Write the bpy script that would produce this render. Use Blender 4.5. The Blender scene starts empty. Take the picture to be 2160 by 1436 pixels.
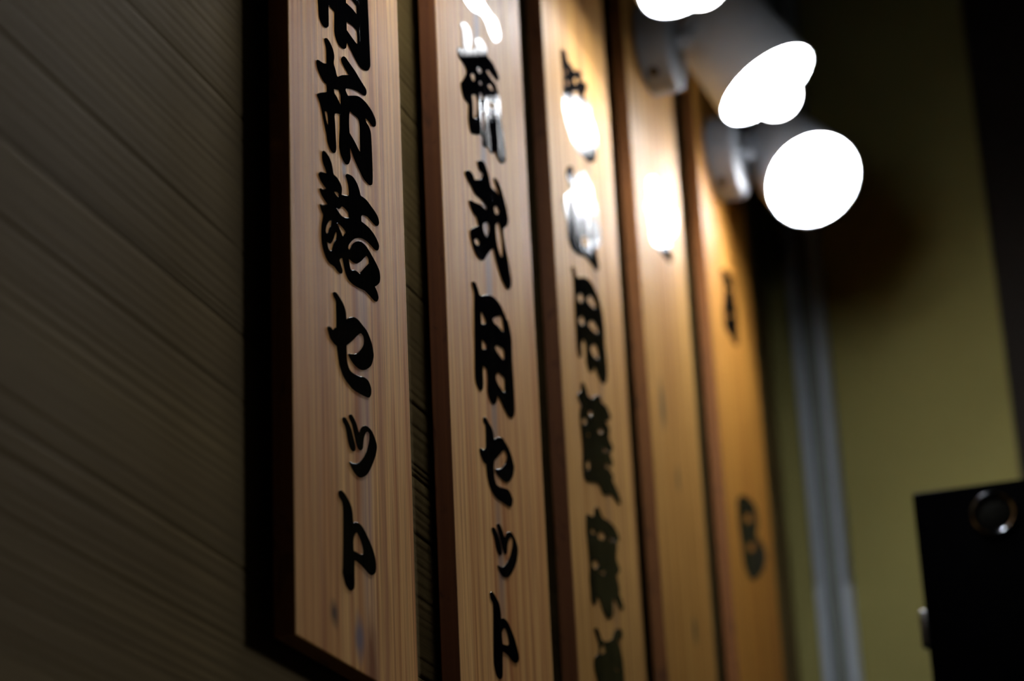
import bpy, bmesh, math, random
from mathutils import Vector, Matrix, noise

# ------------------------------------------------------------------ scene
D = 0.36            # camera to sign faces, metres; x = out of the wall, y = along it, z = up
ZC = 1.40           # camera height
TH = 0.0097         # sign thickness (sign faces at x = 0)
XW = -0.0162        # wall surface, a finger behind the signs
SC = bpy.context.scene
COL = SC.collection


def V(x, s, v):     # wall frame in units of D (height above the camera) to metres
    return Vector((x * D, s * D, ZC + v * D))


cam_d = bpy.data.cameras.new('camera')
cam = bpy.data.objects.new('camera', cam_d)
COL.objects.link(cam)
right = Vector((0.95009839, 0.3087132, -0.04482422))
down = Vector((-0.15233891, 0.33376798, -0.93026437))
fwd = Vector((-0.272224, 0.89067115, 0.36414145))
cam.matrix_world = Matrix(((right.x, -down.x, -fwd.x, D), (right.y, -down.y, -fwd.y, 0.0),
                           (right.z, -down.z, -fwd.z, ZC), (0, 0, 0, 1)))
cam_d.sensor_width = 36.0
cam_d.lens = 5112.77 / 2160 * 36.0
cam_d.clip_start = 0.02
cam_d.dof.use_dof = True
cam_d.dof.focus_distance = 3.12 * D
cam_d.dof.aperture_fstop = 6.4
SC.camera = cam

w = bpy.data.worlds.new('room_ambience')
SC.world = w
w.use_nodes = True
bg = w.node_tree.nodes['Background']
bg.inputs['Color'].default_value = (0.92, 0.93, 1.0, 1)
bg.inputs["Strength"].default_value = 0.006

BULB_STRENGTH = 148.0
BULB_COLOUR = (0.97, 0.98, 1.0, 1)

# weak cool fill lamp, added unseen beyond the end wall to brighten the near signs
fill_d = bpy.data.lights.new('fill_lamp', 'POINT')
fill_d.energy = 34.0
fill_d.color = (0.95, 0.97, 1.0)
fill_d.shadow_soft_size = 0.22
room = bpy.data.objects.new('fill_lamp', fill_d)
COL.objects.link(room)
room.location = (1.9, 2.5, 2.40)

vs = SC.view_settings
SC.display_settings.display_device = 'sRGB'
vs.view_transform = 'Standard'
vs.look = 'None'
vs.gamma = 1.0
vs.use_curve_mapping = False
vs.exposure = 0.0
SC.cycles.use_denoising = True
SC.cycles.use_light_tree = True
SC.cycles.sample_clamp_indirect = 6.0
SC.cycles.max_bounces = 8

# ------------------------------------------------------------------ helpers


def link_obj(name, mesh, parent=None, mats=()):
    o = bpy.data.objects.new(name, mesh)
    COL.objects.link(o)
    for m in mats:
        mesh.materials.append(m)
    if parent is not None:
        o.parent = parent
        o.matrix_parent_inverse = parent.matrix_world.inverted() if parent.type != 'EMPTY' else Matrix.Translation(-parent.location)
    return o


def from_bm(name, bm, mats, parent=None, smooth=False):
    me = bpy.data.meshes.new(name)
    bm.normal_update()
    bm.to_mesh(me)
    bm.free()
    if smooth:
        for p in me.polygons:
            p.use_smooth = True
        me.set_sharp_from_angle(angle=math.radians(38))
    return link_obj(name, me, parent, mats)


def tag(o, label=None, cat=None, group=None, kind=None):
    for k, val in (('label', label), ('category', cat), ('group', group), ('kind', kind)):
        if val:
            o[k] = val
    return o


def empty(name, loc):
    o = bpy.data.objects.new(name, None)
    COL.objects.link(o)
    o.location = loc
    o.empty_display_size = 0.02
    return o


def add_box(bm, lo, hi, bevel=0.0, seg=2):
    r = bmesh.ops.create_cube(bm, size=1.0)
    lo, hi = Vector(lo), Vector(hi)
    for vv in r['verts']:
        vv.co = Vector([lo[i] + (vv.co[i] + 0.5) * (hi[i] - lo[i]) for i in range(3)])
    if bevel:
        es = list({e for vv in r['verts'] for e in vv.link_edges})
        bmesh.ops.bevel(bm, geom=es, offset=bevel, segments=seg, affect='EDGES', profile=0.5)


def box_obj(name, lo, hi, mats, parent=None, bevel=0.0, seg=2, smooth=False):
    bm = bmesh.new()
    add_box(bm, lo, hi, bevel, seg)
    return from_bm(name, bm, mats, parent, smooth)


def add_lathe(bm, profile, origin, axis, segs=64, closed=False):
    """profile: (distance along axis, radius) pairs."""
    axis = Vector(axis).normalized()
    e1 = axis.orthogonal().normalized()
    e2 = axis.cross(e1)
    rings = []
    for a, r in profile:
        c = Vector(origin) + axis * a
        if r < 1e-7:
            rings.append([bm.verts.new(c)])
        else:
            rings.append([bm.verts.new(c + (e1 * math.cos(t) + e2 * math.sin(t)) * r)
                          for t in (2 * math.pi * k / segs for k in range(segs))])
    pairs = list(zip(rings, rings[1:]))
    if closed:
        pairs.append((rings[-1], rings[0]))
    for A, B in pairs:
        for k in range(segs):
            k2 = (k + 1) % segs
            if len(A) == 1 and len(B) == 1:
                continue
            if len(A) == 1:
                f = (A[0], B[k], B[k2])
            elif len(B) == 1:
                f = (A[k], B[0], A[k2])
            else:
                f = (A[k], B[k], B[k2], A[k2])
            bm.faces.new(f)
    bmesh.ops.recalc_face_normals(bm, faces=bm.faces)


def lathe_obj(name, profile, origin, axis, mats, parent=None, segs=64, closed=False):
    bm = bmesh.new()
    add_lathe(bm, profile, origin, axis, segs, closed)
    return from_bm(name, bm, mats, parent, True)


# ------------------------------------------------------------------ materials


class NT:
    def __init__(self, name):
        self.mat = bpy.data.materials.new(name)
        self.mat.use_nodes = True
        self.t = self.mat.node_tree
        self.bsdf = self.t.nodes['Principled BSDF']

    def n(self, kind, **kw):
        nd = self.t.nodes.new(kind)
        for k, val in kw.items():
            if k.startswith('i_'):
                key = k[2:]
                nd.inputs[int(key) if key.isdigit() else key.replace('_', ' ')].default_value = val
            else:
                setattr(nd, k, val)
        return nd

    def l(self, a, b):
        self.t.links.new(a, b)

    def math(self, op, a, b=None, c=None, clamp=False):
        nd = self.n('ShaderNodeMath', operation=op, use_clamp=clamp)
        for i, x in enumerate((a, b, c)):
            if x is None:
                continue
            if isinstance(x, (int, float)):
                nd.inputs[i].default_value = x
            else:
                self.l(x, nd.inputs[i])
        return nd.outputs[0]

    def coords(self, scale=(1, 1, 1), loc=(0, 0, 0)):
        tc = self.n('ShaderNodeTexCoord')
        mp = self.n('ShaderNodeMapping')
        mp.inputs['Scale'].default_value = scale
        mp.inputs['Location'].default_value = loc
        self.l(tc.outputs['Object'], mp.inputs['Vector'])
        return mp.outputs['Vector']

    def noise(self, scale, detail=3.0, rough=0.55, loc=(0, 0, 0), dist=0.0):
        nd = self.n('ShaderNodeTexNoise')
        nd.inputs['Scale'].default_value = 1.0
        nd.inputs['Detail'].default_value = detail
        nd.inputs['Roughness'].default_value = rough
        nd.inputs['Distortion'].default_value = dist
        self.l(self.coords(scale, loc), nd.inputs['Vector'])
        return nd.outputs['Fac']

    def ramp(self, fac, stops):
        nd = self.n('ShaderNodeValToRGB')
        cr = nd.color_ramp
        while len(cr.elements) > 1:
            cr.elements.remove(cr.elements[-1])
        cr.elements[0].position = stops[0][0]
        cr.elements[0].color = (*stops[0][1], 1)
        for p, c in stops[1:]:
            e = cr.elements.new(p)
            e.color = (*c, 1)
        self.l(fac, nd.inputs['Fac'])
        return nd.outputs['Color']

    def mix(self, fac, a, b, mode='MIX'):
        nd = self.n('ShaderNodeMix', data_type='RGBA', blend_type=mode)
        if isinstance(fac, (int, float)):
            nd.inputs[0].default_value = fac
        else:
            self.l(fac, nd.inputs[0])
        for i, x in ((6, a), (7, b)):
            if isinstance(x, tuple):
                nd.inputs[i].default_value = (*x[:3], 1)
            else:
                self.l(x, nd.inputs[i])
        return nd.outputs[2]

    def bump(self, height, strength, dist=0.001):
        nd = self.n('ShaderNodeBump')
        nd.inputs['Strength'].default_value = strength
        nd.inputs['Distance'].default_value = dist
        self.l(height, nd.inputs['Height'])
        self.l(nd.outputs[0], self.bsdf.inputs['Normal'])

    def set(self, **kw):
        for k, val in kw.items():
            self.bsdf.inputs[k.replace('_', ' ')].default_value = val
        return self


def plain(name, col, rough=0.5, metal=0.0, spec=0.5, grain=None, coat=0.0):
    m = NT(name)
    m.set(Roughness=rough, Metallic=metal, Specular_IOR_Level=spec, Coat_Weight=coat)
    f = m.noise((60, 60, 60) if grain is None else grain, 3)
    m.l(m.mix(f, tuple(c * 0.9 for c in col), tuple(min(1, c * 1.08) for c in col)), m.bsdf.inputs['Base Color'])
    return m.mat


def sign_wood(name, pale, mid, streak, seed, pith=None, knots=(), rough=0.57, coat=0.0):
    """straight grained board; local y runs across the sign, z along it; varnished."""
    m = NT(name)
    broad = m.noise((1, 55, 1.1), 3, 0.5, (0, seed * 7.1, seed * 3.3), 0.4)
    fine = m.noise((1, 640, 9.0), 3, 0.65, (0, seed * 11.7, seed))
    lines = m.noise((1, 230, 3.0), 3, 0.6, (0, seed * 5.3, seed * 2.0), 0.3)
    c = m.ramp(broad, [(0.34, mid), (0.52, pale), (0.68, mid)])
    ln = m.ramp(lines, [(0.49, (0, 0, 0)), (0.66, (1, 1, 1))])
    c = m.mix(m.math('MULTIPLY', ln, 0.85), c, streak)
    fr = m.ramp(fine, [(0.34, (0.60, 0.52, 0.48)), (0.57, (1.10, 1.09, 1.08))])
    c = m.mix(0.9, c, fr, 'MULTIPLY')
    tc = m.n('ShaderNodeTexCoord')
    sep = m.n('ShaderNodeSeparateXYZ')
    m.l(tc.outputs['Object'], sep.inputs[0])
    if pith:
        for (y0, hw, col, amt, sd) in pith:
            wob = m.math('MULTIPLY_ADD', m.noise((0.1, 0.1, 9), 3, 0.55, (sd, 0, sd * 2)), 0.016, y0 - 0.008)
            d = m.math('ABSOLUTE', m.math('SUBTRACT', sep.outputs[1], wob))
            k = m.math('MULTIPLY', m.math('SUBTRACT', 1.0, m.math('DIVIDE', d, hw), clamp=True), 1.6, clamp=True)
            k = m.math('MULTIPLY', k, m.ramp(m.noise((0.1, 20, 6), 2, 0.5, (sd * 3, sd, 0)), [(0.30, (0, 0, 0)), (0.52, (1, 1, 1))]))
            c = m.mix(m.math('MULTIPLY', k, amt), c, col)
    for (y0, z0, ry, rz, col, amt) in knots:
        a = m.math('DIVIDE', m.math('SUBTRACT', sep.outputs[1], y0), ry)
        b = m.math('DIVIDE', m.math('SUBTRACT', sep.outputs[2], z0), rz)
        d = m.math('SQRT', m.math('ADD', m.math('MULTIPLY', a, a), m.math('MULTIPLY', b, b)))
        d = m.math('ADD', d, m.math('MULTIPLY', m.math('SUBTRACT', m.noise((1, 160, 60), 2, 0.5, (seed, y0 * 50, 0)), 0.5), 0.9))
        k = m.math('SUBTRACT', 1.35, d, clamp=True)
        c = m.mix(m.math('MULTIPLY', k, amt), c, col)
    m.l(c, m.bsdf.inputs['Base Color'])
    rr = m.math('MULTIPLY_ADD', broad, 0.12, rough - 0.06)
    m.l(rr, m.bsdf.inputs['Roughness'])
    m.set(Specular_IOR_Level=0.065, Coat_Weight=coat, Coat_Roughness=0.30)
    m.bump(fine, 0.16, 0.0006)
    return m.mat


def side_wood(name, a, b, seed):
    m = NT(name)
    f = m.noise((220, 1, 3.0), 3, 0.6, (seed, 0, seed * 2), 0.5)
    g = m.noise((90, 20, 35), 3, 0.6, (seed * 3, 0, seed), 1.5)
    c = m.ramp(f, [(0.3, a), (0.65, b)])
    dk = m.ramp(g, [(0.30, (0.35, 0.3, 0.3)), (0.42, (1, 1, 1))])
    m.l(m.mix(0.7, c, dk, 'MULTIPLY'), m.bsdf.inputs['Base Color'])
    m.set(Roughness=0.55, Specular_IOR_Level=0.3)
    m.bump(g, 0.3, 0.0008)
    return m.mat


def ink_paint():
    m = NT('glossy_black_ink')
    m.set(Roughness=0.02, Specular_IOR_Level=0.03)
    m.bsdf.inputs['Base Color'].default_value = (0.0015, 0.0015, 0.002, 1)
    f = m.noise((1, 620, 9), 2, 0.6)
    g = m.noise((1, 70, 9), 2, 0.5, (0, 3, 0))
    m.bump(m.math('ADD', f, m.math('MULTIPLY', g, 2.0)), 0.15, 0.0006)
    return m.mat


def plank_wood():
    m = NT('rough_pale_plank')
    oi = m.n('ShaderNodeObjectInfo')
    broad = m.noise((1, 2.2, 26), 3, 0.55)
    fine = m.noise((1, 9, 420), 2, 0.6)
    c = m.ramp(broad, [(0.3, (0.125, 0.081, 0.023)), (0.7, (0.160, 0.108, 0.033))])
    c = m.mix(0.55, c, m.ramp(fine, [(0.3, (0.72, 0.70, 0.66)), (0.65, (1.06, 1.05, 1.03))]), 'MULTIPLY')
    v = m.math('MULTIPLY_ADD', oi.outputs['Random'], 0.18, 0.88)
    cb = m.n('ShaderNodeCombineColor')
    for i in range(3):
        m.l(v, cb.inputs[i])
    c = m.mix(1.0, c, cb.outputs[0], 'MULTIPLY')
    m.l(c, m.bsdf.inputs['Base Color'])
    m.set(Roughness=0.8, Specular_IOR_Level=0.2)
    m.bump(fine, 0.25, 0.0006)
    return m.mat


def glowing(name, strength):
    m = NT(name)
    m.bsdf.inputs['Base Color'].default_value = (0.9, 0.9, 0.9, 1)
    m.bsdf.inputs['Emission Color'].default_value = BULB_COLOUR
    m.bsdf.inputs['Emission Strength'].default_value = strength
    return m.mat


M_INK = ink_paint()
M_PLANK = plank_wood()
M_FACE = glowing('lit_reflector_face', BULB_STRENGTH)
M_FACE_SOFT = glowing('lit_reflector_face_dim', BULB_STRENGTH * 0.5)
M_DOME = glowing('lit_frosted_dome', 22.0)
M_WHITE = plain('white_lamp_enamel', (0.76, 0.82, 0.90), 0.42, 0, 0.4)
M_CANOPY = plain('white_canopy_plastic', (0.34, 0.365, 0.40), 0.5, 0, 0.3)
M_DARKWALL = plain('dark_plaster', (0.05, 0.042, 0.03), 0.9, 0, 0.2, (9, 9, 9))
M_OLIVE = plain('ochre_plaster', (0.160, 0.144, 0.044), 0.85, 0, 0.25, (14, 14, 14))
M_POST = plain('dark_stained_post', (0.008, 0.006, 0.0045), 0.8, 0, 0.08, (60, 60, 3))
M_DUCT = plain('grey_plastic_duct', (0.30, 0.335, 0.375), 0.5, 0, 0.4)
M_STRIP = plain('dark_grey_strip', (0.105, 0.118, 0.105), 0.7, 0, 0.2)
M_BLACK = plain('black_satin_metal', (0.0006, 0.0006, 0.0008), 0.25, 0, 0.001)
M_CHROME = plain('chrome', (0.16, 0.17, 0.19), 0.10, 1.0)
M_LOCKCORE = plain('dark_lock_core', (0.003, 0.003, 0.002), 0.6, 0, 0.03)
M_SCREW = plain('dark_screw_steel', (0.06, 0.055, 0.05), 0.4, 0.8)
M_DARKWOOD = plain('dark_batten_wood', (0.03, 0.022, 0.014), 0.9, 0, 0.1)  # dark wood of the battens and the backing behind the planks

# lettering outlines, 0.1 mm, measured from each sign's lower left corner: (across, up)
LETTERS = [
 [
  ['363,3106 359,3002 364,2963 378,2946 415,2936 449,2945 472,2963 477,2988 479,3072 489,3079 557,3083 552,3019 552,2977 570,2949 599,2935 638,2936 669,2945 691,2962 699,2984 707,3001 771,2978 830,2958 881,2951 933,2962 971,2979 999,3006 1009,3028 1006,3121 1002,3248 996,3375 1000,3443',
   '703,3247 777,3265 843,3263 846,3216 784,3217 703,3207',
   '705,3109 718,3111 789,3127 840,3129 846,3092 844,3057 826,3054 775,3056 705,3063'],
  ['422,2875 437,2886 461,2894 499,2885 527,2866 538,2838 529,2802 548,2782 561,2760 575,2755 631,2790 723,2836 673,2848 635,2862 630,2876 646,2894 677,2907 726,2902 796,2895 857,2882 907,2873 943,2865 947,2850 938,2833 919,2821 873,2811 821,2799 749,2775 678,2743 672,2732 696,2719 706,2720 768,2750 830,2777 892,2790 954,2792 1015,2783 1056,2764 1065,2747 1059,2727 1037,2712 1011,2707 969,2711 933,2707 922,2700 937,2688 967,2681 987,2665 994,2643 999,2567 1001,2485 1000,2423 992,2393 968,2377 942,2372 887,2374 837,2393 779,2420 741,2447 714,2464 715,2436 717,2404 697,2370 672,2353 647,2350 609,2365 586,2390 581,2424 592,2505 598,2574 531,2545 532,2497 536,2439 541,2390 540,2370 526,2348 507,2338 483,2336 455,2347 437,2367 429,2395 403,2438 377,2489 359,2516 337,2533 321,2542 324,2549 371,2577 439,2614 439,2653 412,2648 375,2658 338,2676 322,2704 323,2717 340,2727 369,2733 407,2742 441,2760 445,2801 444,2841 426,2865',
   '525,2667 567,2685 592,2693 611,2679 612,2643 605,2626 584,2634 555,2645 531,2650',
   '407,2499 430,2510 444,2508 450,2475 448,2443 432,2455 414,2483',
   '720,2645 762,2652 823,2660 843,2653 851,2624 849,2561 848,2496 833,2493 774,2515 711,2531 708,2579'],
  ['376,2288 392,2297 415,2299 453,2292 480,2273 493,2247 502,2230 544,2231 582,2219 600,2200 594,2169 638,2184 686,2205 689,2234 681,2262 663,2282 653,2290 664,2302 694,2313 743,2321 792,2310 821,2286 835,2268 860,2271 911,2276 971,2269 1022,2262 1058,2249 1070,2229 1060,2211 1044,2199 1018,2194 967,2195 926,2196 885,2187 854,2176 836,2161 837,2137 882,2142 943,2145 1004,2137 1044,2121 1061,2104 1051,2082 1035,2071 1009,2065 958,2067 908,2066 857,2058 806,2042 745,2013 700,1980 669,1950 661,1934 671,1930 688,1941 703,1960 734,1988 785,2018 835,2033 895,2034 945,2022 995,2006 1030,1992 1054,1978 1063,1957 1064,1942 1055,1918 1017,1888 991,1872 1015,1860 1030,1845 1034,1831 1022,1813 1007,1804 981,1799 941,1802 901,1804 861,1803 791,1789 722,1779 664,1779 627,1799 605,1833 592,1857 563,1843 553,1830 566,1818 584,1798 584,1786 574,1775 559,1770 531,1770 494,1776 475,1775 447,1771 410,1775 379,1793 357,1818 345,1851 345,1889 353,1930 369,1971 369,1978 351,1989 336,2006 338,2015 366,2023 423,2050 395,2056 359,2065 341,2077 332,2085 342,2093 369,2099 412,2121 389,2124 352,2132 330,2145 326,2155 335,2167 354,2177 420,2198 412,2212 384,2231 371,2252 371,2275',
   '504,2144 541,2159 565,2161 554,2139 530,2138',
   '527,2073 566,2087 596,2111 635,2118 678,2115 682,2092 642,2074 603,2064 574,2063',
   '533,2002 562,2008 600,2010 633,2006 638,2000 613,1978 598,1966 584,1974 561,1988',
   '428,1964 448,1980 468,1988 461,1966 436,1937 421,1912 402,1900 395,1909 404,1935',
   '521,1957 529,1948 520,1925 495,1896 480,1876 468,1856 458,1839 431,1832 418,1842 403,1861 424,1863 447,1869 466,1884 491,1915 507,1943',
   '665,1884 690,1886 729,1889 768,1900 819,1931 861,1965 892,1987 913,1988 925,1979 921,1961 868,1919 816,1877 797,1862 776,1861 736,1856 692,1840 674,1860'],
  ['467,1642 483,1652 507,1657 544,1650 581,1638 608,1618 618,1595 620,1573 644,1588 684,1607 723,1621 772,1625 820,1618 869,1611 907,1590 935,1565 948,1535 952,1517 940,1490 918,1459 877,1430 836,1409 792,1394 748,1389 700,1391 663,1400 635,1413 649,1421 693,1434 742,1455 793,1491 829,1527 839,1554 832,1570 807,1573 788,1567 747,1540 687,1495 628,1455 616,1446 617,1407 619,1378 632,1356 655,1343 707,1345 775,1357 824,1370 873,1371 902,1354 910,1335 904,1313 888,1296 868,1288 809,1278 741,1270 683,1266 637,1272 590,1282 554,1303 528,1331 513,1370 503,1404 467,1405 430,1415 409,1432 396,1450 401,1459 415,1465 438,1467 456,1464 480,1481 499,1493 503,1526 503,1582 502,1616 477,1629'],
  ['629,1127 643,1135 662,1139 690,1129 717,1112 739,1086 754,1088 770,1110 800,1131 824,1141 859,1146 902,1141 936,1122 959,1099 962,1078 945,1039 907,990 865,944 824,910 775,885 736,874 699,876 662,886 635,900 621,910 631,913 664,917 711,931 760,956 811,997 852,1047 875,1091 878,1119 857,1123 832,1111 812,1090 797,1060 789,1027 773,1011 754,1004 730,1007 708,1028 682,1071 664,1098 637,1112',
   '550,1087 566,1097 585,1100 617,1090 649,1071 671,1042 693,1012 696,991 686,979 667,972 643,975 621,993 604,1024 583,1061 556,1074'],
  ['486,734 498,744 521,751 553,748 598,732 629,713 646,685 649,661 653,645 686,656 733,660 779,648 825,624 871,594 903,559 915,522 908,492 892,477 863,465 834,462 787,470 731,478 685,480 657,478 653,437 652,394 649,361 637,344 608,331 586,330 550,343 529,369 518,390 522,412 529,509 537,651 532,699 496,714',
   '654,578 673,601 693,610 711,607 738,590 760,567 768,545 758,531 734,524 687,521 650,518 647,548'],
 ],
 [
  ['463,4176 518,4163 608,4164 678,4184 762,4214 822,4228 879,4215 922,4186 967,4171 1015,4169 1065,4190 1126,4238 1144,4277 1119,4320 1074,4345 989,4335 918,4337 848,4343 815,4360'],
  ['407,3970 420,3989 479,4023 525,4035 569,4028 600,4007 607,3969 591,3928 570,3893 613,3925 649,3940 675,3970 666,3990 662,4005 694,4030 754,4059 813,4064 859,4057 879,4034 881,4006 947,4013 1005,4008 1051,3992 1083,3970 1075,3951 1042,3931 994,3927 923,3922 882,3920 850,3899 895,3892 966,3892 1025,3892 1029,3880 1067,3852 1084,3797 1087,3736 1092,3684 1109,3634 1126,3588 1136,3530 1133,3479 1106,3445 1068,3424 1019,3412 973,3420 941,3439 916,3432 902,3413 872,3400 831,3398 816,3411 785,3397 738,3380 722,3393 734,3438 688,3434 640,3408 593,3390 540,3369 507,3367 489,3399 482,3435 498,3522 482,3527 422,3526 388,3557 376,3596 412,3630 462,3682 483,3720 468,3737 425,3745 381,3743 351,3760 336,3777 356,3803 402,3826 447,3836 446,3876 442,3943',
   '669,3827 718,3857 759,3863 750,3842 701,3816',
   '550,3729 593,3760 633,3765 624,3736 593,3715',
   '694,3758 731,3779 753,3774 728,3753',
   '862,3813 901,3842 948,3846 958,3830 908,3811',
   '564,3613 624,3644 656,3633 663,3600 638,3531 605,3492 571,3484 574,3558',
   '698,3693 745,3707 766,3693 728,3665 700,3670',
   '859,3704 909,3727 975,3742 954,3718 882,3698',
   '728,3577 766,3607 785,3575 765,3509 750,3478 727,3476 709,3516'],
  ['607,3234 651,3261 707,3281 741,3279 779,3258 814,3215 830,3179 907,3188 977,3192 991,3190 965,3208 913,3234 895,3250 911,3270 954,3276 1014,3259 1064,3212 1102,3174 1129,3118 1124,3082 1083,3041 1045,3020 1027,2994 1035,2949 1062,2893 1091,2848 1117,2782 1131,2731 1115,2691 1079,2663 1028,2653 961,2670 898,2716 851,2772 828,2805 785,2783 710,2725 649,2669 608,2652 541,2644 479,2665 439,2708 429,2736 452,2769 522,2811 578,2839 572,2840 556,2875 492,2881 448,2899 432,2925 453,2939 541,2961 637,2988 738,2998 734,3020 654,3024 547,3011 484,3030 433,3041 383,3056 392,3081 441,3109 494,3119 533,3112 544,3098 628,3135 672,3163 704,3201 636,3195 611,3213',
   '871,3072 923,3099 963,3087 930,3052 888,3046',
   '664,2887 750,2930 774,2909 756,2873 710,2831 665,2846',
   '492,2724 541,2751 587,2749 564,2721 510,2709',
   '892,2977 945,3008 970,2985 990,2931 994,2861 982,2818 940,2816 904,2858 890,2909'],
  ['421,2452 448,2467 481,2473 518,2454 547,2429 622,2456 692,2485 775,2508 844,2513 911,2506 963,2484 1014,2457 1029,2464 1064,2416 1084,2363 1074,2243 1082,2108 1079,1993 1072,1941 1046,1908 1002,1889 953,1884 895,1901 831,1929 780,1943 762,1906 739,1883 704,1867 664,1865 627,1884 612,1914 621,1987 614,2034 549,2033 543,1987 543,1934 532,1900 504,1877 471,1873 429,1887 414,1926 425,2060 443,2288 457,2399 437,2427',
   '554,2328 568,2340 612,2327 637,2313 625,2293 553,2267',
   '754,2364 787,2390 887,2435 922,2438 938,2407 944,2370 918,2358 850,2361 782,2354',
   '548,2177 593,2178 629,2173 616,2148 548,2124',
   '773,2210 792,2230 848,2246 917,2255 936,2241 926,2198 902,2192 827,2193',
   '767,2046 781,2067 812,2081 880,2087 918,2084 912,2006 882,2000 816,2009 771,2025'],
  ['515,1730 532,1742 558,1748 608,1734 658,1720 681,1697 687,1668 733,1693 782,1712 829,1722 882,1712 934,1697 977,1670 1007,1639 1016,1611 989,1563 942,1521 891,1494 836,1480 770,1480 705,1487 674,1501 695,1509 763,1530 820,1561 881,1610 899,1642 881,1658 854,1659 819,1643 746,1595 681,1553 665,1531 659,1486 667,1450 690,1424 749,1427 845,1448 899,1455 944,1440 968,1421 954,1391 927,1370 885,1359 791,1353 699,1347 635,1355 587,1375 553,1411 539,1450 537,1486 493,1487 457,1506 435,1527 441,1543 463,1551 495,1552 536,1577 547,1615 552,1703 521,1711'],
  ['666,1199 687,1212 714,1216 757,1198 786,1170 799,1169 822,1195 872,1219 920,1226 971,1210 1007,1181 1013,1148 980,1087 917,1024 843,971 788,950 734,943 684,955 655,973 649,980 675,983 742,995 798,1027 873,1089 923,1158 931,1190 909,1197 873,1181 841,1145 821,1097 806,1080 779,1074 755,1087 721,1129 688,1171',
   '581,1158 604,1170 630,1172 673,1154 702,1128 729,1093 732,1064 703,1046 671,1048 642,1070 617,1118 584,1142'],
  ['498,793 518,808 551,813 599,800 647,778 668,742 669,705 709,717 768,716 829,689 888,645 928,600 945,566 925,539 883,524 831,522 755,536 691,538 671,530 658,437 646,399 612,381 568,384 540,408 521,448 531,571 549,750 514,770',
   '672,632 709,665 747,664 775,635 788,605 769,591 729,582 677,576'],
 ],
 [
  ['388,4825 446,4859 516,4860 544,4822 616,4829 685,4823 805,4884 878,4888 828,4817 946,4863 1000,4853 930,4779 883,4729 978,4744 1029,4722 1032,4649 1099,4610 1143,4555 1134,4465 1086,4369 979,4293 826,4253 662,4236 543,4255 479,4281 419,4331 380,4402 384,4514 406,4636 390,4741',
   '662,4746 724,4790 756,4771 693,4724',
   '434,4488 499,4533 558,4541 491,4488',
   '621,4480 742,4559 815,4565 711,4488',
   '786,4603 868,4653 922,4649 820,4590',
   '460,4629 516,4670 535,4659 489,4621',
   '615,4635 751,4700 745,4669 629,4616',
   '460,4708 500,4736 512,4724 477,4696'],
  ['372,3984 432,4032 506,4059 514,4008 565,4003 630,4069 730,4130 803,4139 854,4122 923,4108 971,4078 945,4039 1014,4018 1068,3967 1046,3908 1101,3864 1096,3795 1026,3722 976,3658 993,3610 1005,3578 979,3541 928,3516 858,3520 750,3516 643,3506 568,3479 461,3458 359,3454 302,3510 305,3617 246,3662 241,3723 321,3795 437,3871 442,3901 376,3910 347,3941',
   '715,4051 795,4097 847,4092 767,4046',
   '632,3629 747,3675 796,3657 695,3595 624,3588',
   '898,3897 1036,3949 987,3889 911,3869',
   '702,3985 800,4032 813,4010 715,3963'],
  ['341,3312 396,3339 434,3317 463,3292 575,3338 705,3380 812,3384 897,3362 979,3323 1020,3263 1037,3172 1032,3063 1047,2961 1049,2890 1040,2844 1000,2788 931,2757 860,2756 793,2775 745,2800 682,2747 618,2728 570,2745 553,2788 566,2896 507,2901 469,2836 467,2784 427,2752 385,2750 360,2797 360,2925 364,3082 373,3215 359,3278',
   '448,3165 515,3207 566,3205 540,3158 458,3133',
   '657,3223 737,3275 809,3281 867,3260 834,3231 724,3211',
   '444,3013 520,3057 569,3043 527,3002 457,2991',
   '658,3055 739,3111 828,3117 886,3096 854,3068 744,3049',
   '680,2906 761,2961 830,2954 855,2905 797,2879 709,2879'],
  ['309,2488 381,2517 411,2583 466,2607 529,2582 557,2550 665,2576 763,2630 836,2644 865,2612 974,2622 1056,2586 1030,2551 932,2509 1017,2489 983,2416 1065,2380 1041,2352 978,2312 1042,2274 1018,2246 937,2207 1039,2181 1014,2148 1081,2127 1161,2078 1172,2045 1113,2028 1008,2039 936,2038 841,2006 750,1989 672,2026 511,1989 372,1962 334,2020 360,2151 338,2292 336,2367 382,2432 320,2456',
   '379,2336 455,2380 485,2360 410,2321',
   '535,2442 610,2476 622,2450 548,2420',
   '729,2382 807,2422 859,2418 780,2378',
   '813,2286 891,2321 943,2316 866,2287',
   '413,2083 487,2120 496,2078 438,2041',
   '848,2200 924,2228 957,2215 862,2184',
   '468,2274 524,2302 527,2278'],
  ['352,1743 424,1760 512,1780 552,1841 614,1867 668,1853 721,1831 825,1843 943,1847 1029,1833 1081,1801 1060,1774 996,1753 1020,1730 995,1682 985,1637 1050,1596 1029,1570 961,1532 1019,1459 997,1429 1050,1401 1086,1365 1036,1338 962,1339 895,1367 833,1348 835,1291 810,1245 746,1214 672,1204 592,1225 546,1269 494,1288 456,1239 396,1213 352,1233 350,1292 341,1349 363,1454 345,1569 333,1645',
   '420,1669 494,1694 532,1676 458,1656',
   '577,1688 671,1730 756,1725 704,1686 601,1666',
   '816,1737 967,1758 886,1723',
   '422,1477 513,1513 565,1495 485,1446 431,1452',
   '555,1448 707,1499 671,1461'],
  ['379,1064 438,1085 490,1070 525,1039 609,1042 762,1093 834,1158 930,1197 1018,1197 994,1155 897,1116 946,1075 978,1022 990,944 986,863 979,802 911,728 771,680 554,656 428,707 373,772 333,840 357,892 433,928 458,984 425,1024',
   '482,966 577,1023 595,976 505,944',
   '780,914 874,947 867,917'],
 ],
 [
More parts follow.
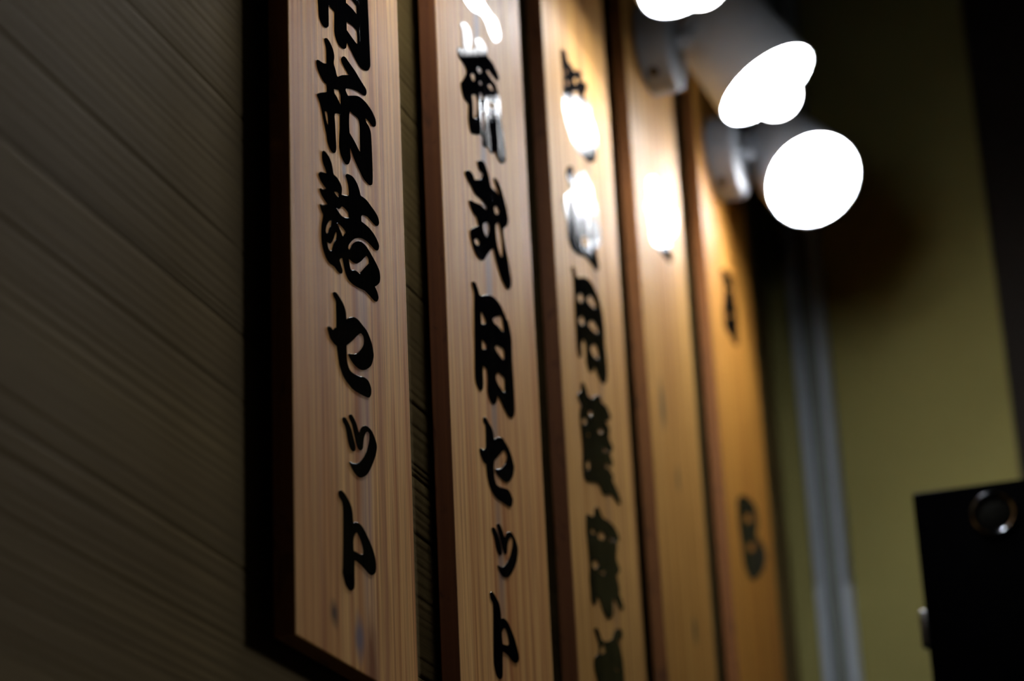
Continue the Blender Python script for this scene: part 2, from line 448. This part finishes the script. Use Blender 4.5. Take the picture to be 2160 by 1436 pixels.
  ['394,4813 456,4873 594,4947 693,4956 734,4925 830,4918 817,4872 975,4904 1186,4937 1242,4863 1151,4722 943,4603 967,4510 1002,4456 938,4404 836,4391 638,4379 445,4368 385,4410 371,4536 291,4589 356,4663 395,4726',
   '549,4866 662,4928 759,4929 644,4859',
   '465,4722 630,4806 758,4833 589,4741',
   '650,4605 828,4726 920,4703 770,4600'],
 ],
 [
  ['523,5031 703,5123 888,5135 1032,5107 990,4985 1051,4894 1042,4778 997,4649 1002,4576 860,4518 685,4536 511,4546 499,4689 575,4828 580,4978',
   '725,4967 834,5020 873,5001 748,4946',
   '705,4728 794,4769 832,4745 725,4699'],
  ['448,3098 737,3216 1102,3239 1164,3125 1057,2977 1313,2963 1396,2902 1233,2752 856,2574 695,2544 513,2589 467,2736 426,2896',
   '676,3047 906,3123 934,3061 704,2985',
   '695,2820 923,2893 951,2831 722,2758'],
 ],
]

# ------------------------------------------------------------------ the room
Y_END = 5.644 * D
Z_TOP = ZC + 3.45 * D
wall = box_obj('wall_left', (-0.10, -0.9, 0.0), (XW - 0.012, Y_END, Z_TOP), [M_DARKWOOD])
tag(wall, 'plank wall carrying the row of wooden signs', kind='structure')


def plank(z0, z1, seed):
    """one horizontal board with raised grain ridges, joints left open."""
    rnd = random.Random(seed)
    gap = 0.00015
    z0 += gap
    z1 -= gap
    prof = []
    z = z0
    while z < z1 - 0.0035:
        p = rnd.uniform(0.0034, 0.0064)
        a = rnd.uniform(0.25, 1.0)
        if rnd.random() < 0.07:
            a = 1.7
        for fr, hgt in ((0.0, 0.0), (0.30, -0.15), (0.62, -0.45), (0.80, -1.0), (0.92, -0.55)):
            prof.append((min(z + p * fr, z1 - 0.0016), hgt * a * 0.00025))
        z += p
    prof = [(z0, -0.0075), (z0, -0.0006), (z0 + 0.0010, -0.0002)] + \
           [q for q in prof if z0 + 0.0016 < q[0] < z1 - 0.0017] + [(z1 - 0.0010, -0.0002), (z1, -0.0006), (z1, -0.0075)]
    y0, y1, ny = -0.88, Y_END - 0.001, 84
    bm = bmesh.new()
    rows = []
    for j in range(ny + 1):
        y = y0 + (y1 - y0) * j / ny
        row = []
        for k, (zz, hh) in enumerate(prof):
            edge = min(1.0, min(zz - z0, z1 - zz) / 0.012)
            dz = noise.noise(Vector((y * 1.7, zz * 14, seed))) * 0.0045 * max(0.0, edge)
            amp = 0.75 + 0.5 * noise.noise(Vector((y * 5.0, zz * 90, seed + 9)))
            row.append(bm.verts.new((XW + hh * (amp if abs(hh) < 0.0015 else 1), y, zz + dz)))
        rows.append(row)
    for A, B in zip(rows, rows[1:]):
        for k in range(len(prof) - 1):
            bm.faces.new((A[k], B[k], B[k + 1], A[k + 1]))
    for row, flip in ((rows[0], False), (rows[-1], True)):
        bm.faces.new(row if not flip else row[::-1])
    bmesh.ops.recalc_face_normals(bm, faces=bm.faces)
    from_bm('plank', bm, [M_PLANK], wall, True)


PITCH = 0.277 * D
zj = ZC + 0.751 * D - 3 * PITCH
k = 0
while zj < Z_TOP - 0.01:
    plank(zj, min(zj + PITCH, Z_TOP), 31 + k * 7)
    zj += PITCH
    k += 1

tag(box_obj('wall_back', (-0.12, Y_END, 0.0), (1.18, Y_END + 0.12, Z_TOP), [M_OLIVE]),  # unseen width past the post set to shade the far signs from the added lamp
    'ochre plastered end wall beyond the signs', kind='structure')
tag(box_obj('floor', (-0.12, -0.9, -0.08), (2.6, Y_END + 1.2, 0.0), [M_DARKWALL]), kind='structure')
tag(box_obj('ceiling', (-0.12, -0.9, Z_TOP), (2.6, Y_END + 1.2, Z_TOP + 0.08), [M_DARKWALL]), kind='structure')
tag(box_obj('trim_1', (0.534 * D, Y_END - 0.030, 0.0), (0.534 * D + 0.22, Y_END, Z_TOP), [M_POST], bevel=0.003),
    'dark upright post at the right edge of the ochre end wall', kind='structure')

# ------------------------------------------------------------------ the five hanging signs
SIGNS = [  # left edge, width (in D), left edge lean, right edge lean
    (2.407, 0.396), (2.968, 0.432), (3.538, 0.426), (4.124, 0.396), (4.730, 0.478)]
SIGN_LABELS = [
    'pale wooden sign nearest the camera, its lower end in view, glossy black lettering',
    'second wooden sign, lamp glare on its upper glossy black characters',
    'third wooden sign, black characters running its whole visible length',
    'fourth wooden sign, bare below one glare-washed black character, under the middle spotlight',
    'farthest wooden sign, two small blurred black characters set wide apart']
BOT, TOP = 0.68, 2.80


def smooth_loop(pts, closed=True):
    """Catmull-Rom through traced points, keeping sharp corners."""
    n = len(pts)
    out = []
    P = [Vector(p) for p in pts]
    ang = []
    for i in range(n):
        a, b = P[i] - P[i - 1], P[(i + 1) % n] - P[i]
        ang.append(a.angle(b) if a.length > 1e-9 and b.length > 1e-9 else 0)
    for i in range(n):
        p0, p1, p2, p3 = P[i - 1], P[i], P[(i + 1) % n], P[(i + 2) % n]
        t1 = Vector((0, 0)) if ang[i] > 1.25 else (p2 - p0) * 0.5
        t2 = Vector((0, 0)) if ang[(i + 1) % n] > 1.25 else (p3 - p1) * 0.5
        ln = (p2 - p1).length
        for t in (t1, t2):
            if t.length > ln:
                t *= ln / t.length
        for s in (0.0, 0.33, 0.67):
            h1, h2 = 2 * s**3 - 3 * s**2 + 1, s**3 - 2 * s**2 + s
            h3, h4 = -2 * s**3 + 3 * s**2, s**3 - s**2
            out.append(p1 * h1 + t1 * h2 + p2 * h3 + t2 * h4)
    return out


def character_mesh(loops):
    cu = bpy.data.curves.new('outline', 'CURVE')
    cu.dimensions = '2D'
    cu.fill_mode = 'BOTH'
    cu.extrude = 0.00006
    cu.bevel_depth = 0.00010
    cu.bevel_resolution = 1
    cu.offset = -0.00008
    for lp in loops:
        pts = [tuple(float(q) * 1e-4 for q in t.split(',')) for t in lp.split()]
        pts = smooth_loop(pts)
        sp = cu.splines.new('POLY')
        sp.points.add(len(pts) - 1)
        for p, q in zip(sp.points, pts):
            p.co = (q.x, q.y, 0, 1)
        sp.use_cyclic_u = True
    o = bpy.data.objects.new('outline', cu)
    COL.objects.link(o)
    dg = bpy.context.evaluated_depsgraph_get()
    me = bpy.data.meshes.new_from_object(o.evaluated_get(dg), preserve_all_data_layers=False, depsgraph=dg)
    bpy.data.objects.remove(o)
    bpy.data.curves.remove(cu)
    # curve plane (x, y) -> sign face (y, z), facing +x
    me.transform(Matrix(((0, 0, 1, 0.00014), (1, 0, 0, 0), (0, 1, 0, 0), (0, 0, 0, 1))))
    for p in me.polygons:
        p.use_smooth = True
    me.set_sharp_from_angle(angle=math.radians(50))
    return me


WOODS = [
    sign_wood('cedar_first_sign', (0.72, 0.400, 0.138), (0.59, 0.280, 0.082), (0.36, 0.110, 0.024), 1.0,
              pith=[(0.074, 0.005, (0.36, 0.12, 0.03), 0.8, 1.3), (0.103, 0.004, (0.34, 0.13, 0.05), 0.6, 2.4),
                    (0.030, 0.003, (0.34, 0.14, 0.06), 0.6, 4.1), (0.083, 0.010, (0.36, 0.30, 0.30), 0.35, 3.7)],
              knots=[(0.0415, 0.019, 0.0045, 0.006, (0.10, 0.050, 0.020), 1.0), (0.070, 0.0150, 0.0055, 0.010, (0.17, 0.135, 0.165), 0.9),
                     (0.085, 0.0060, 0.0065, 0.020, (0.24, 0.085, 0.026), 1.0), (0.0635, 0.2315, 0.0028, 0.005, (0.26, 0.25, 0.28), 0.8)]),
    sign_wood('cedar_second_sign', (0.70, 0.390, 0.135), (0.57, 0.275, 0.080), (0.37, 0.125, 0.028), 2.2,
              pith=[(0.072, 0.0075, (0.23, 0.165, 0.15), 0.85, 5.1), (0.082, 0.0045, (0.36, 0.12, 0.03), 0.85, 6.6), (0.064, 0.003, (0.34, 0.12, 0.04), 0.6, 9.2)]),
    sign_wood('cedar_third_sign', (0.61, 0.345, 0.105), (0.49, 0.25, 0.06), (0.33, 0.135, 0.034), 3.4,
              pith=[(0.090, 0.008, (0.25, 0.13, 0.06), 0.5, 7.2)]),
    sign_wood('cedar_fourth_sign', (0.55, 0.300, 0.075), (0.44, 0.215, 0.045), (0.30, 0.115, 0.024), 4.6,
              knots=[(0.037, 0.312, 0.006, 0.017, (0.09, 0.065, 0.03), 1.0), (0.068, 0.269, 0.005, 0.009, (0.11, 0.07, 0.03), 0.9),
                     (0.0855, 0.166, 0.005, 0.010, (0.09, 0.07, 0.03), 1.0)]),
    sign_wood('cedar_fifth_sign', (0.54, 0.26, 0.048), (0.43, 0.18, 0.030), (0.30, 0.105, 0.018), 5.8)]
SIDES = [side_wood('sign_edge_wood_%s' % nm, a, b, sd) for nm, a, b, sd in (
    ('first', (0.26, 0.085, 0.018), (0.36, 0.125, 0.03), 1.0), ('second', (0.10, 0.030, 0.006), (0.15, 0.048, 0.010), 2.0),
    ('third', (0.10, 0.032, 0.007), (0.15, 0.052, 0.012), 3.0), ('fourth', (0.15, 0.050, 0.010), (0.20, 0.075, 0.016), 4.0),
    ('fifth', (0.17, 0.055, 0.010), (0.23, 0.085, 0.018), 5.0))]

for i, (s0, wd) in enumerate(SIGNS):
    org = V(0, s0, BOT)
    bm = bmesh.new()
    add_box(bm, (-TH, 0, 0), (0, wd * D, (TOP - BOT) * D), 0.0007, 2)
    bm.normal_update()
    for f in bm.faces:
        f.material_index = 0 if f.normal.x > 0.5 else 1
    me = bpy.data.meshes.new('wooden_sign')
    bm.to_mesh(me)
    bm.free()
    sign = link_obj('wooden_sign', me, None, [WOODS[i], SIDES[i]])
    sign.location = org
    tag(sign, SIGN_LABELS[i], 'sign', 'wooden signs along the plank wall')
    for zb in (0.10, 0.62):
        box_obj('batten', (XW - 0.0002, 0.035, zb), (-TH + 0.0005, wd * D - 0.035, zb + 0.03), [M_DARKWOOD]).parent = sign
    for loops in LETTERS[i]:
        ch = character_mesh(loops)
        o = bpy.data.objects.new('character', ch)
        COL.objects.link(o)
        ch.materials.append(M_INK)
        o.parent = sign

# ------------------------------------------------------------------ spotlights over the signs


def spotlight(label, canopy, mouth, axis, radius, face=M_FACE):
    """canopy: centre on the sign face; mouth: centre of the shade's open end; axis: where it points (wall units)."""
    c, m = V(*canopy), V(*mouth)
    a = Vector(axis).normalized()
    root = empty('spotlight', c)
    tag(root, label, 'lamp', 'white spotlights above the signs')
    R, L = radius * D, 0.215 * D
    # canopy: shallow rounded drum
    cr, ct = 0.096 * D, 0.064 * D
    lathe_obj('canopy', [(0, 0), (0, cr), (ct * 0.7, cr), (ct * 0.9, cr * 0.96), (ct, cr * 0.86), (ct, 0)], c + Vector((0.0003, 0, 0)), (1, 0, 0), [M_CANOPY], root, 64)
    # shade: open drum with a rounded back, double walled
    th = 0.0012
    out = [(0, R), (-0.05 * L, R), (-0.86 * L, R * 0.90), (-0.94 * L, R * 0.85), (-0.985 * L, R * 0.72), (-L, R * 0.5), (-L, 0)]
    inn = [(-L * 0.75, 0), (-L * 0.75, R * 0.5), (-L * 0.66, R * 0.76), (-L * 0.42, R * 0.95 - th), (0, R - th)]
    lathe_obj('shade', out[::-1] + inn[::-1], m, a, [M_WHITE], root, 80)
    # arm from the canopy face to the shade
    p0 = c + Vector((ct, 0, 0))
    back = m - a * (L * 0.80)
    d = (p0 - back)
    d -= a * d.dot(a)
    p1 = back + d.normalized() * (R * 0.90)
    mid = p0 + Vector((0.007, 0, 0))
    bm = bmesh.new()
    add_lathe(bm, [(-0.001, 0), (-0.001, 0.0055), ((mid - p0).length, 0.0055), ((mid - p0).length + 0.002, 0.0035), ((mid - p0).length + 0.002, 0)], p0, (1, 0, 0), 24)
    dd = p1 - mid
    add_lathe(bm, [(-0.003, 0), (-0.003, 0.0045), (dd.length + 0.003, 0.0045), (dd.length + 0.003, 0)], mid, dd, 24)
    from_bm('arm', bm, [M_WHITE], root, True)
    # knuckle where the arm meets the shade
    lathe_obj('knuckle', [(-0.004, 0), (-0.004, 0.008), (0.003, 0.008), (0.005, 0.006), (0.005, 0)], p1, d, [M_WHITE], root, 32)
    # screw in the side of the canopy
    sd = Vector((0, -0.55, -0.83)).normalized()
    lathe_obj('screw', [(-0.001, 0), (-0.001, 0.0042), (0.0008, 0.0042), (0.0012, 0.003), (0.0012, 0)], c + Vector((ct * 0.38, 0, 0)) + sd * cr, sd, [M_SCREW], root, 20)
    # reflector bulb: a bright face just inside the rim and a frosted dome standing proud of it
    z0, rf = -0.012 * D, R - th - 0.0015
    bulb = lathe_obj('bulb', [(z0 - 0.016, 0), (z0 - 0.016, rf * 0.55), (z0 - 0.004, rf), (z0, rf), (z0, 0.05 * D), (z0, 0)], m, a, [face], root, 64)
    br, cen = 0.054 * D, 0.026 * D
    t0 = math.acos(max(-1, min(1, (cen - z0) / br)))
    prof = []
    for q in range(15):
        t = t0 + (math.pi - t0) * q / 14
        prof.append((cen - br * math.cos(t), br * math.sin(t) if q < 14 else 0.0))
    lathe_obj('bulb_dome', prof, m, a, [M_DOME], bulb, 48)
    return root


spotlight('white spotlight farthest away, its open end turned towards the viewer above the farthest sign',
          (0, 4.91, 2.365), (0.207, 4.996, 2.314), (0.444, -0.546, -0.710), 0.111)
spotlight('white spotlight on the fourth sign, bulb standing proud of its tilted open end',
          (0, 4.31, 2.350), (0.213, 4.479, 2.307), (0.502, 0.030, -0.864), 0.113)
spotlight('white spotlight cut off by the top of the picture, only its glowing end in view',
          (0, 3.68, 2.340), (0.205, 3.836, 2.234), (0.480, -0.057, -0.870), 0.112)
spotlight('white spotlight added on the second sign, unseen above the picture',
          (0, 3.00, 2.330), (0.205, 2.740, 2.120), (0.480, -0.057, -0.870), 0.112, M_FACE_SOFT)  # unseen spotlight, added for the light and shadows around the nearest signs

# ------------------------------------------------------------------ cable duct in the corner
DX0, DX1 = 0.012 * D, 0.104 * D


def duct_cover(z0, z1, parent):
    """U-shaped cover with two rounded ridges and a shallow channel between."""
    wdt = DX1 - DX0
    dep = 0.018
    prof = [(0, 0)]
    for cx in (0.165, 0.835):
        for q in range(9):
            t = math.pi * (1 - q / 8)
            prof.append((wdt * (cx + 0.165 * math.cos(t)), dep * (0.15 + 0.85 * math.sin(t))))
    prof.append((wdt, 0))
    bm = bmesh.new()
    rows = []
    for z in (z0, z0 + 0.0008, z1 - 0.0008, z1):
        k = 0.97 if z in (z0, z1) else 1.0
        rows.append([bm.verts.new((DX0 + wdt * 0.5 + (px - wdt * 0.5) * k, Y_END - 0.0002 - py * k, z)) for px, py in prof])
    for A, B in zip(rows, rows[1:]):
        for q in range(len(prof) - 1):
            bm.faces.new((A[q], A[q + 1], B[q + 1], B[q]))
    bm.faces.new(rows[0])
    bm.faces.new(rows[-1])
    bmesh.ops.recalc_face_normals(bm, faces=bm.faces)
    return from_bm('duct_cover', bm, [M_DUCT], parent, True)


duct = empty('cable_duct', (0.5 * (DX0 + DX1), Y_END, 0.0))
tag(duct, 'grey ridged plastic cable duct running up the corner of the ochre end wall', 'duct')
zs = ZC + 1.537 * D
duct_cover(0.0, zs, duct)
duct_cover(zs + 0.0006, Z_TOP, duct)
for za, zb in ((0.0, zs), (zs + 0.0006, Z_TOP)):
    box_obj('channel_shade_strip', (DX0 + 0.30 * (DX1 - DX0), Y_END - 0.0055, za), (DX0 + 0.70 * (DX1 - DX0), Y_END - 0.0005, zb), [M_STRIP], duct)  # darker strip added to put shade between the two ridges

# ------------------------------------------------------------------ black cabinet at lower right
SF = 4.3
cab = empty('cabinet', (0.441 * D + 0.2, SF * D + 0.17, 0.0))
tag(cab, 'tall black cabinet with a round chrome lock standing before the end wall', 'cabinet')
CX0, CX1, CY, CZ = 0.441 * D, 0.441 * D + 0.42, SF * D, ZC + 1.332 * D
box_obj('body', (CX0 + 0.001, CY + 0.0205, 0.0), (CX1 - 0.001, CY + 0.36, CZ - 0.001), [M_BLACK], cab, 0.003, 3, True)
door = box_obj('door', (CX0, CY, 0.02), (CX1, CY + 0.020, CZ), [M_BLACK], cab, 0.002, 4, True)
lc = Vector((0.586 * D, CY, ZC + 1.270 * D))
lathe_obj('lock_ring', [(-0.002, 0.0112), (0.003, 0.0112), (0.0055, 0.0122), (0.0062, 0.0135), (0.0055, 0.0148), (0.003, 0.0156), (-0.002, 0.0156)],
          lc, (0, -1, 0), [M_CHROME], door, 64, True)
lathe_obj('lock_core', [(-0.002, 0), (-0.002, 0.0112), (0.0030, 0.0112), (0.0036, 0.0102), (0.0036, 0)], lc, (0, -1, 0), [M_LOCKCORE], door, 48)
bm = bmesh.new()
add_box(bm, (CX0 - 0.0046, CY + 0.001, ZC + 1.042 * D), (CX0 + 0.004, CY + 0.011, ZC + 1.113 * D), 0.0022, 4)
from_bm('hinge', bm, [plain('steel_hinge', (0.05, 0.05, 0.047), 0.3, 0.9)], cab, True)
